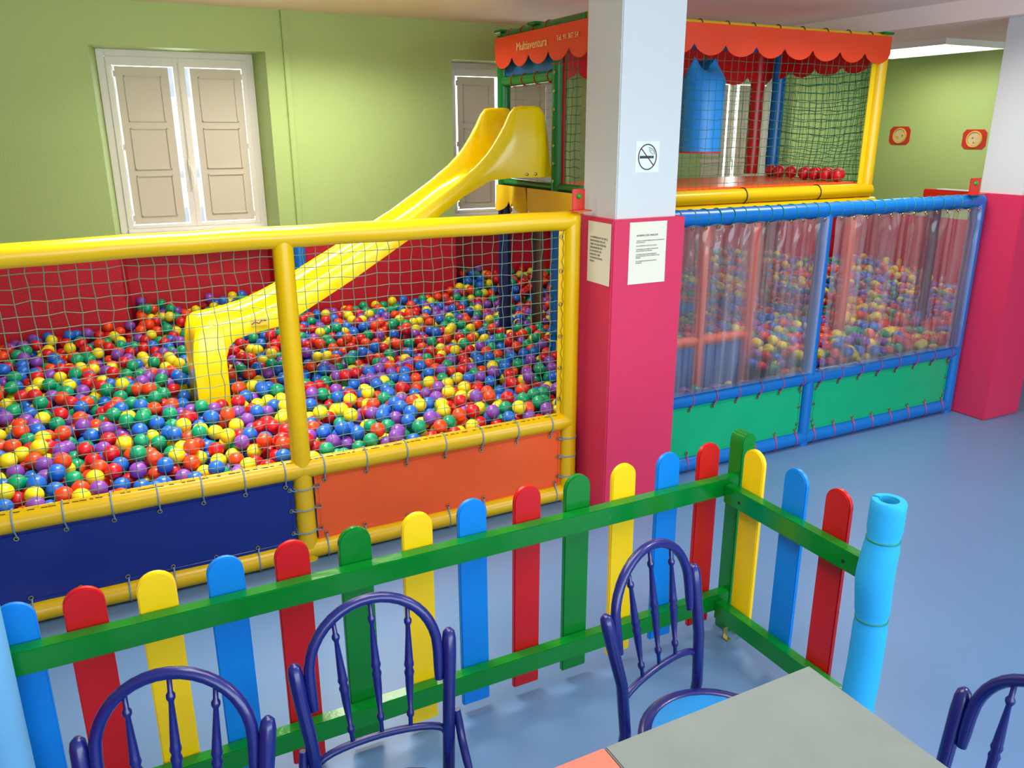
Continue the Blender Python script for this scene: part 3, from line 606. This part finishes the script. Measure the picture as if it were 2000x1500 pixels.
def ok(x, y):
    if x < -1.28 or x > 7.30 or y < FY+TR+BR_: return False
    if 2.15 < x < 2.69 and y < 3.645: return False
    if x > 5.34 and y < 3.66: return False
    if x > 6.0 and y < 4.25: return False
    if y > 6.3-BR_:
        if not any(a+0.09 < x < b-0.09 for a, b in NI) or y > 6.57: return False
    for px, py in POSTS:
        if (x-px)**2+(y-py)**2 < 0.086**2: return False
    if 0.345 < x < 0.595 and 4.50 < y < 5.05: return False
    if 2.7 < x < 4.0 and abs(y-Y0) < 0.05: return False
    if 5.82 < x < 6.62 and 4.05 < y < 4.21: return False
    return True
D = 2*BR_; grid = {}; balls = []
def rest(x, y):
    z = hgt(x, y)-0.175; gi, gj = int(x//D), int(y//D)
    for i in (gi-1, gi, gi+1):
        for j in (gj-1, gj, gj+1):
            for (bx, by, bz) in grid.get((i, j), ()):
                q = (x-bx)**2+(y-by)**2
                if q < D*D:
                    zz = bz+math.sqrt(D*D-q)
                    if zz > z: z = zz
    return z
rb = random.Random(77); area_ = 8.6*2.85; tries = int(area_*190*2.25)
for k in range(tries):
    x = rb.uniform(-1.3, 7.32); y = rb.uniform(3.58, 6.6)
    if not ok(x, y): continue
    z = rest(x, y); step = 0.022
    for it in range(5):
        best = None; a0 = rb.uniform(0, 6.28)
        for q in range(5):
            a = a0+q*1.2566; xx, yy = x+step*math.cos(a), y+step*math.sin(a)
            if ok(xx, yy):
                zz = rest(xx, yy)
                if zz < z-0.002 and (best is None or zz < best[2]): best = (xx, yy, zz)
        if best: x, y, z = best
        else: break
    if z > hgt(x, y)-BR_+0.022: continue
    balls.append((x, y, z)); grid.setdefault((int(x//D), int(y//D)), []).append((x, y, z))
def topmost(b):
    x, y, z = b; gi, gj = int(x//D), int(y//D); c = 0
    for i in (gi-1, gi, gi+1):
        for j in (gj-1, gj, gj+1):
            for (bx, by, bz) in grid.get((i, j), ()):
                if bz > z+0.02 and (x-bx)**2+(y-BR_*0.6-by)**2 < (0.85*D)**2: c += 1
    return c == 0
def inview(b):
    c = W2C @ (Vector(b)-Vector((0, 0, 1.95))); u = 1000+F*c.x/c.z; v = 750+F*c.y/c.z
    return 8 < u < 1100 and b[2] > 0.47+(b[1]-3.5)*-0.3, c.z
cand = []
for i, b in enumerate(balls):
    iv, dz = inview(b)
    if iv and topmost(b): cand.append((dz, i))
cand.sort(); front = set(i for d, i in cand[:300])
colr = random.Random(5); cols = [colr.choices(range(6), (18, 14, 18, 16, 20, 15))[0] for _ in balls]
def ball_label(ci, left): return '%s plastic ball in the pit heap just behind the %s panel' % (BALLC[ci][0], 'navy' if left else 'orange')
for i in sorted(front):
    x, y, z = balls[i]; ci = cols[i]; left = x < XM
    o = bpy.data.objects.new('play_ball', BM3[ci]); COL.objects.link(o); o.location = (x, y, z); o.rotation_euler = (colr.uniform(0, 6), colr.uniform(0, 6), 0)
    tag(o, ball_label(ci, left), 'ball', '%s balls behind the %s panel' % (BALLC[ci][0], 'navy' if left else 'orange'))
def mass(idx, sub, name, label):
    bm = bmesh.new(); bmesh.ops.create_icosphere(bm, subdivisions=sub, radius=BR_); bv = [v.co.copy() for v in bm.verts]; bfc = [[v.index for v in f.verts] for f in bm.faces]; bm.free()
    import numpy as np
    bv = np.array([tuple(v) for v in bv], dtype=np.float32); bfc = np.array(bfc, dtype=np.int32); n = len(idx); nv, nf = len(bv), len(bfc)
    P = np.array([balls[i] for i in idx], dtype=np.float32)
    V = (bv[None]+P[:, None]).reshape(-1, 3); Fc = (bfc[None]+(np.arange(n, dtype=np.int32)*nv)[:, None, None]).reshape(-1)
    me = bpy.data.meshes.new(name); me.vertices.add(n*nv); me.vertices.foreach_set('co', V.ravel())
    me.loops.add(n*nf*3); me.loops.foreach_set('vertex_index', Fc); me.polygons.add(n*nf)
    me.polygons.foreach_set('loop_start', np.arange(n*nf, dtype=np.int32)*3); me.polygons.foreach_set('loop_total', np.full(n*nf, 3, dtype=np.int32))
    me.polygons.foreach_set('material_index', np.repeat(np.array([cols[i] for i in idx], dtype=np.int32), nf)); me.polygons.foreach_set('use_smooth', np.ones(n*nf, dtype=bool))
    for nn, c in BALLC: me.materials.append(M['ball_'+nn])
    me.update(calc_edges=True); me.validate()
    o = bpy.data.objects.new(name, me); COL.objects.link(o); return o
rest_idx = [i for i in range(len(balls)) if i not in front]
mo = mass(rest_idx, 3 if len(rest_idx) < 7500 else 2, 'play_balls', '')
tag(mo, 'deep mass of mixed coloured plastic balls filling the pit around and under the slide', 'balls', kind='stuff')
print('BALLS', len(balls), 'front', len(front), 'cand', len(cand))

# red balls on the tower deck
dk = [(4.90, 4.99, 'farthest from the yellow corner post'), (4.87, 4.87, 'second from the far end'), (4.88, 4.755, 'third from the far end, before the gap'),
      (4.91, 4.63, 'first after the gap'), (4.83, 4.575, 'second after the gap'), (4.92, 4.53, 'behind the second after the gap'), (4.83, 4.475, 'in the middle of the near cluster'),
      (4.92, 4.43, 'at the back of the near cluster'), (4.83, 4.375, 'at the front of the near cluster'), (4.92, 4.33, 'beside the yellow corner post'), (4.84, 4.275, 'nearest the front netting')]
for x, y, d_ in dk:
    o = bpy.data.objects.new('deck_ball', BM3[0]); COL.objects.link(o); o.location = (x, y, 1.604+BR_*1.22); o.scale = (1.22,)*3
    tag(o, 'shiny red ball on the tower deck, '+d_, 'ball', 'red balls along the tower deck')

# ------------------------------------------------------------------ picket fence
fe = thing('picket_fence', 'low picket fence with green rails and rounded multicoloured pickets', 'fence')
def picket_mesh(w_, z0, z1, t, m, name='picket'):
    r = w_/2; poly = [(-r, z0), (r, z0)]
    for k in range(13):
        a = PI*k/12; poly.append((r*math.cos(a), z1-r+r*math.sin(a)))
    return MB().prism(poly, 'y', -t/2, t/2).mesh(name, m, 40, bevel=0.0035)
PM = {k: picket_mesh(0.101, 0.03, 0.812, 0.02, M['p'+k]) for k in 'rgby'}
names = {'r': 'red picket', 'g': 'green picket', 'b': 'blue picket', 'y': 'yellow picket'}
xsf = [-0.322, -0.160, 0.016, 0.198, 0.384, 0.578, 0.776, 0.973, 1.170, 1.371, 1.571, 1.769, 1.958]
for x, c in zip(xsf, 'brybrgybrgybr'):
    if c == 'r' and x > 1.9: x -= 0.0
    o = put('picket', PM[c], fe, (x, 2.182, -0.008+0.024*max(0, (x+0.3)/2.2)**2+random.uniform(-0.002, 0.002)), (0, random.uniform(-0.006, 0.006), 0)); o['label'] = names[c]
# wing pickets
for y, c, z in ((2.035, 'y', 0.016), (1.832, 'b', 0.018), (1.648, 'r', 0.018)):
    o = put('picket', PM[c], fe, (2.052, y, z+0.006), (0, 0, PI/2)); o['label'] = names[c]
MB().box(-0.37, 2.085, 2.125, 2.170, 0.622, 0.692).obj('rail', M['pg'], fe, bevel=0.003, label='upper green rail of the long side')
MB().box(-0.37, 2.085, 2.125, 2.170, 0.120, 0.190).obj('rail', M['pg'], fe, bevel=0.003, label='lower green rail of the long side')
MB().box(1.995, 2.040, 1.47, 2.124, 0.600, 0.672).obj('rail', M['pg'], fe, bevel=0.003, label='upper green rail of the short side')
MB().box(1.995, 2.040, 1.47, 2.124, 0.092, 0.164).obj('rail', M['pg'], fe, bevel=0.003, label='lower green rail of the short side')
for y in (2.04, 1.56):
    MB().lathe([(0.006, 0), (0.006, 0.002), (0.002, 0.003)], (0, 0), 8).obj('screw', M['hole'], fe).matrix_basis = Matrix.Translation((1.995, y, 0.632)) @ Matrix.Rotation(-PI/2, 4, 'Y')
r = 0.033; poly = [(-r, 0), (r, 0)]+[(r*math.cos(PI*k/14), 0.865-r+r*math.sin(PI*k/14)) for k in range(15)]
cp = MB().prism(poly, 'y', -0.035, 0.035).obj('corner_post', M['pg'], fe, smooth=40, bevel=0.003, label='green corner post'); cp.location = (2.100, 2.156, -0.005)
ep = MB().box(2.01, 2.05, 1.43, 1.48, 0, 0.86).obj('end_post', M['pg'], fe, label='green end post inside the foam wrap')
MB().box(-0.40, -0.36, 2.06, 2.11, 0, 0.86).obj('end_post', M['pg'], fe)
for (x, y) in ((2.04, 2.10), (2.11, 2.09)):
    MB().box(x-0.012, x+0.012, y-0.004, y, 0, 0.05).box(x-0.012, x+0.012, y-0.03, y, 0, 0.004).obj('floor_bracket', M['metal'], fe, bevel=0.001, label='small brass floor bracket')

# foam wraps
def foam(name, label, x, y, H_, ro, ri, m, ties, bulge):
    f = thing(name, label, 'foam padding', (x, y, 0)); mb = MB(); secs = []
    n = 22; gap = 0.35
    zs = sorted(set([0.0, 0.01] + [H_*k/28 for k in range(29)] + [H_-0.006]))
    for z in zs:
        k_ = 1.0
        for tz in ties: k_ -= 0.10*math.exp(-((z-tz)/0.014)**2)
        b = sum(a*math.exp(-((z-c)/s)**2) for a, c, s in bulge); off = b
        ro_ = ro*k_*(1+0.3*b/ro if b > 0 else 1) - (0.004 if z in (0.0, H_) else 0)
        sec = []
        for k in range(n+1):
            a = PI*0.62+gap/2+(2*PI-gap)*k/n; sec.append((ro_*math.cos(a)-off, ro_*math.sin(a), z))
        for k in range(n, -1, -1):
            a = PI*0.62+gap/2+(2*PI-gap)*k/n; sec.append((ri*math.cos(a)-off, ri*math.sin(a), z))
        secs.append(sec)
    mb.loft(secs).obj('foam_sheet', m, f, smooth=50)
    for tz in ties:
        MB().tube([(ro*0.915*math.cos(2*PI*k/24)-sum(a*math.exp(-((tz-c)/s)**2) for a, c, s in bulge), ro*0.915*math.sin(2*PI*k/24), tz) for k in range(24)], 0.0035, 6, closed=True).obj('cord', M['tie_green'], f, smooth=60)
    return f
foam('foam_post_wrap', 'sky blue foam sheet tied round the fence end post with three green cords', 2.03, 1.455, 0.885, 0.052, 0.03, M['foam'], (0.755, 0.475, 0.175), [(0.014, 0.62, 0.09), (0.008, 0.14, 0.1)])
foam('foam_post_wrap', 'pale blue foam wrap round the fence end beside the leftmost blue picket', -0.380, 2.065, 0.90, 0.054, 0.03, M['foam_pale'], (0.18,), [])

# ------------------------------------------------------------------ bentwood chairs
def make_chair(label, x, y, rz, braces=True):
    c = thing('bentwood_chair', label, 'chair', (x, y, 0), rz, 'navy bentwood chairs at the tables')
    m = M['chair']
    ring = MB(); rs = 0.195
    prof = [(0.165, 0.434), (0.200, 0.434), (0.206, 0.442), (0.205, 0.452), (0.196, 0.460), (0.180, 0.462), (0.172, 0.458), (0.168, 0.452)]
    n = 40; vs = [(r_*math.cos(2*PI*k/n), r_*math.sin(2*PI*k/n), z) for r_, z in prof for k in range(n)]; q = len(prof)
    ring.add(vs, [(i*n+k, i*n+(k+1)%n, ((i+1)%q)*n+(k+1)%n, ((i+1)%q)*n+k) for i in range(q) for k in range(n)])
    ring.obj('seat_rim', m, c, smooth=50)
    MB().lathe([(0.05, 0.440), (0.172, 0.440), (0.172, 0.456), (0.168, 0.4585), (0.001, 0.460)], (0, 0), 36).obj('seat', M['seat'], c, smooth=40, label='bright blue seat')
    for s in (-1, 1):
        # rear leg and back post in one piece, with a thick rounded top
        pts = [(s*0.165, 0.235, 0.0), (s*0.160, 0.20, 0.25), (s*0.158, 0.178, 0.45), (s*0.166, 0.190, 0.60), (s*0.178, 0.215, 0.70), (s*0.181, 0.223, 0.735), (s*0.184, 0.232, 0.77), (s*0.185, 0.236, 0.785), (s*0.1855, 0.238, 0.793)]
        MB().tube(pts, [0.012, 0.014, 0.0155, 0.0155, 0.0165, 0.0175, 0.0175, 0.0145, 0.006], 14).obj('back_post', m, c, smooth=50)
        pts = [(s*0.145, -0.135, 0.44), (s*0.150, -0.145, 0.25), (s*0.160, -0.165, 0.0)]
        MB().tube(pts, [0.017, 0.015, 0.011], 12).obj('leg', m, c, smooth=50)
        if not braces: continue
        pts = [(s*0.186, 0.190, 0.590), (s*0.189, 0.186, 0.56), (s*0.191, 0.170, 0.515), (s*0.193, 0.140, 0.475), (s*0.192, 0.105, 0.452)]
        MB().tube(pts, [0.009, 0.0105, 0.0105, 0.0105, 0.009], 10).obj('brace', m, c, smooth=50)
    def lean(z): return 0.178+(z-0.45)*0.165
    pts = [(-0.150, lean(0.672), 0.672), (-0.152, lean(0.70), 0.70), (-0.1535, lean(0.745), 0.745)]
    for k in range(1, 20):
        a = PI-PI*k/20; pts.append((0.1535*math.cos(a), lean(0.755+0.155*math.sin(a)), 0.755+0.155*math.sin(a)))
    pts += [(0.1535, lean(0.745), 0.745), (0.152, lean(0.70), 0.70), (0.150, lean(0.672), 0.672)]
    rr = [0.010, 0.0125]+[0.013]*(len(pts)-4)+[0.0125, 0.010]
    MB().tube(pts, rr, 14).obj('back_hoop', m, c, smooth=50)
    arc = [(0.155*math.cos(PI-PI*k/14)*1.0, lean(0.535+0.035*math.sin(PI*k/14)), 0.535+0.035*math.sin(PI*k/14)) for k in range(15)]
    MB().tube(arc, 0.0095, 10).obj('lower_back_rail', m, c, smooth=50)
    for sx, tx in ((-0.07, -0.088), (0.0, 0.0), (0.07, 0.088)):
        z0 = 0.562 if sx else 0.570; z1 = 0.755+math.sqrt(0.155**2-tx**2)-0.008
        zs = [0, .10, .125, .15, .17, .36, .44, .47, .50, .53, .56, .60, .84, .865, .885, .905, 1.0]
        rr = [.0055, .0055, .0095, .0095, .0055, .0100, .0105, .0125, .009, .0125, .0105, .0100, .0055, .0095, .0095, .0055, .0055]
        pts = [(sx+(tx-sx)*t, lean(z0+(z1-z0)*t), z0+(z1-z0)*t) for t in zs]
        MB().tube(pts, rr, 12).obj('spindle', m, c, smooth=60)
    MB().tube([(0.152*math.cos(2*PI*k/28), 0.152*math.sin(2*PI*k/28)+0.01, 0.22) for k in range(28)], 0.009, 8, closed=True).obj('stretcher_ring', m, c, smooth=60)
    return c
def rad(a): return math.radians(a)
make_chair('navy bentwood chair nearest the pale blue foam wrap, only its hoop back showing', -0.068, 1.300, rad(-18))
make_chair('navy bentwood chair whose hoop back stands before the green picket of the long side', 0.432, 1.365, rad(-5))
make_chair('navy bentwood chair at the grey tabletop, its round bright blue seat showing', 1.250, 1.275, rad(15), False)
make_chair('navy bentwood chair standing alone on the open floor beyond the grey table', 1.285, 0.72, rad(-100))

# ------------------------------------------------------------------ tables
def table(label, x0, x1, y0, y1, m):
    t = thing('cafe_table', label, 'table', ((x0+x1)/2, (y0+y1)/2, 0), 0)
    a, b = (x1-x0)/2, (y1-y0)/2
    MB().box(-a, a, -b, b, 0.725, 0.75).obj('tabletop', m, t, bevel=0.003)
    MB().lathe([(0.04, 0.03), (0.028, 0.08), (0.028, 0.70), (0.10, 0.724)], (0, 0), 18).obj('pedestal', M['steel'], t, smooth=40)
    MB().lathe([(0.21, 0.0), (0.21, 0.012), (0.06, 0.035), (0.03, 0.04)], (0, 0), 28).obj('base', M['steel'], t, smooth=40)
table('square café table with a mottled grey top', 0.783, 1.357, 0.53, 1.115, M['table_g'])
table('square café table with a salmon top touching the grey one', 0.205, 0.781, 0.53, 1.115, M['table_s'])

# ------------------------------------------------------------------ notices, signs and stickers
s = thing('no_smoking_sign', 'white square no smoking sign on the near white column shaft', 'sign', (2.408, 3.2695, 1.835))
MB().box(-0.069, 0.069, -0.002, 0.0, -0.072, 0.072).obj('plate', M['paper2'], s)
MB().tube([(0.052*math.cos(2*PI*k/36), -0.003, 0.058*math.sin(2*PI*k/36)) for k in range(36)], 0.0028, 6, closed=True).obj('ring', M['ink_maroon'], s, smooth=60, label='dark maroon ring')
MB().tube([(-0.038, -0.003, 0.040), (0.038, -0.003, -0.040)], 0.0026, 6).obj('bar', M['ink_maroon'], s, label='dark maroon bar')
MB().box(-0.044, 0.022, -0.0046, -0.002, -0.0065, 0.0055).obj('cigarette', M['ink'], s, label='black cigarette')
MB().box(0.025, 0.036, -0.004, -0.002, -0.0065, 0.0055).obj('cigarette_tip', M['ink'], s)
MB().tube([(0.006, -0.003, 0.044), (0.018, -0.003, 0.040), (0.032, -0.003, 0.034), (0.038, -0.003, 0.024), (0.040, -0.003, 0.012)], 0.0014, 5).tube([(0.010, -0.003, 0.038), (0.014, -0.003, 0.024), (0.024, -0.003, 0.018), (0.032, -0.003, 0.012)], 0.0012, 5).tube([(0.018, -0.003, 0.032), (0.028, -0.003, 0.027)], 0.0012, 5).obj('smoke', M['ink'], s)
def fy(x, y, z): return Matrix.Translation((x, y, z)) @ Matrix.Rotation(PI/2, 4, 'X')
n1 = thing('paper_notice', 'paper notice with small printed rules on the pink front of the near column', 'notice', (2.41, 3.2345, 1.382), 0)
def sheet(w_, h_, par, m, curl=0.004):
    mb = MB(); vs = []; nx, nz = 8, 10
    for i in range(nx+1):
        for j in range(nz+1):
            fx, fz = i/nx, j/nz; vs.append((-w_/2+w_*fx, -0.0015-curl*max(0, fx-0.6)*max(0, 0.5-fz)*3, -h_/2+h_*fz))
    f = [(i*(nz+1)+j, (i+1)*(nz+1)+j, (i+1)*(nz+1)+j+1, i*(nz+1)+j+1) for i in range(nx) for j in range(nz)]
    mb.add(vs, f); mb.add([(v[0], v[1]+0.0008, v[2]) for v in vs], [q[::-1] for q in f])
    return mb.obj('sheet', m, par, smooth=40, fix=False)
sheet(0.222, 0.302, n1, M['paper'])
text('NORMAS DEL PARQUE', 'lettering', 0.0125, M['ink'], n1, fy(-0.070, -0.0035, 0.082), depth=0.0002)
text('TODOS LOS NIÑOS DEBEN ESTAR ACOMPAÑADOS\nDE UN ADULTO\n\nNO SE PERMITE EL USO DE CALZADO\n\nNO ENTRAR CON OBJETOS PUNZANTES\nEN EL INTERIOR DEL PARQUE\n\nLOS NIÑOS SERAN RESPONSABILIDAD\nDE SUS PADRES EN TODO MOMENTO EN EL\nPARQUE\n\nNO SE PERMITE INTRODUCIR COMIDA\nNI BEBIDAS', 'lettering', 0.0072, M['ink'], n1, fy(-0.070, -0.0035, 0.058), depth=0.0002, spacing=1.15)
n2 = thing('paper_notice', 'paper notice with larger lines of print on the shaded side of the near column', 'notice', (2.2045, 3.352, 1.378), -PI/2)
sheet(0.205, 0.302, n2, M['paper'])
text('LA EMPRESA NO SE HACE\nRESPONSABLE DE LOS\nOBJETOS QUE PUEDAN\nDESAPARECER EN\nEL INTERIOR DEL\nPARQUE O SER\nOLVIDADOS EN EL\nMISMO', 'lettering', 0.0135, M['ink'], n2, fy(-0.078, -0.0035, 0.070), depth=0.0002, spacing=1.25)
def sticker(y, z, label):
    s = thing('wall_sticker', label, 'sticker', (7.349, y, z), -PI/2)
    w_, h_, c_ = 0.118, 0.088, 0.032
    MB().prism([(-w_+c_, -h_), (w_-c_, -h_), (w_, -h_+c_), (w_, h_-c_), (w_-c_, h_), (-w_+c_, h_), (-w_, h_-c_), (-w_, -h_+c_)], 'y', -0.003, 0).obj('backing', M['sticker_red'], s, label='red octagonal backing')
    MB().tube([(0.072*math.cos(2*PI*k/28), -0.004, 0.068*math.sin(2*PI*k/28)) for k in range(28)], 0.008, 6, closed=True).obj('ring', M['sticker_yellow'], s, smooth=60, label='yellow ring')
    MB().prism([(0.062*math.cos(2*PI*k/24), 0.058*math.sin(2*PI*k/24)) for k in range(24)], 'y', -0.0045, -0.003).obj('disc', M['sticker_pale'], s, label='pale patterned disc')
    rn = random.Random(int(y*10))
    mb = MB()
    for k in range(7):
        a, r_ = rn.uniform(0, 6.28), rn.uniform(0.01, 0.045); cx, cz, q = r_*math.cos(a), r_*math.sin(a), rn.uniform(0.006, 0.014)
        mb.prism([(cx+q*math.cos(2*PI*j/8), cz+q*0.8*math.sin(2*PI*j/8)) for j in range(8)], 'y', -0.0055, -0.0045)
    mb.obj('print_spots', M['sticker_yellow'], s)
sticker(5.76, 1.908, 'red and yellow octagonal sticker on the far green wall, wholly in view')
sticker(4.96, 1.878, 'red and yellow octagonal sticker on the far green wall, cut off by the column')
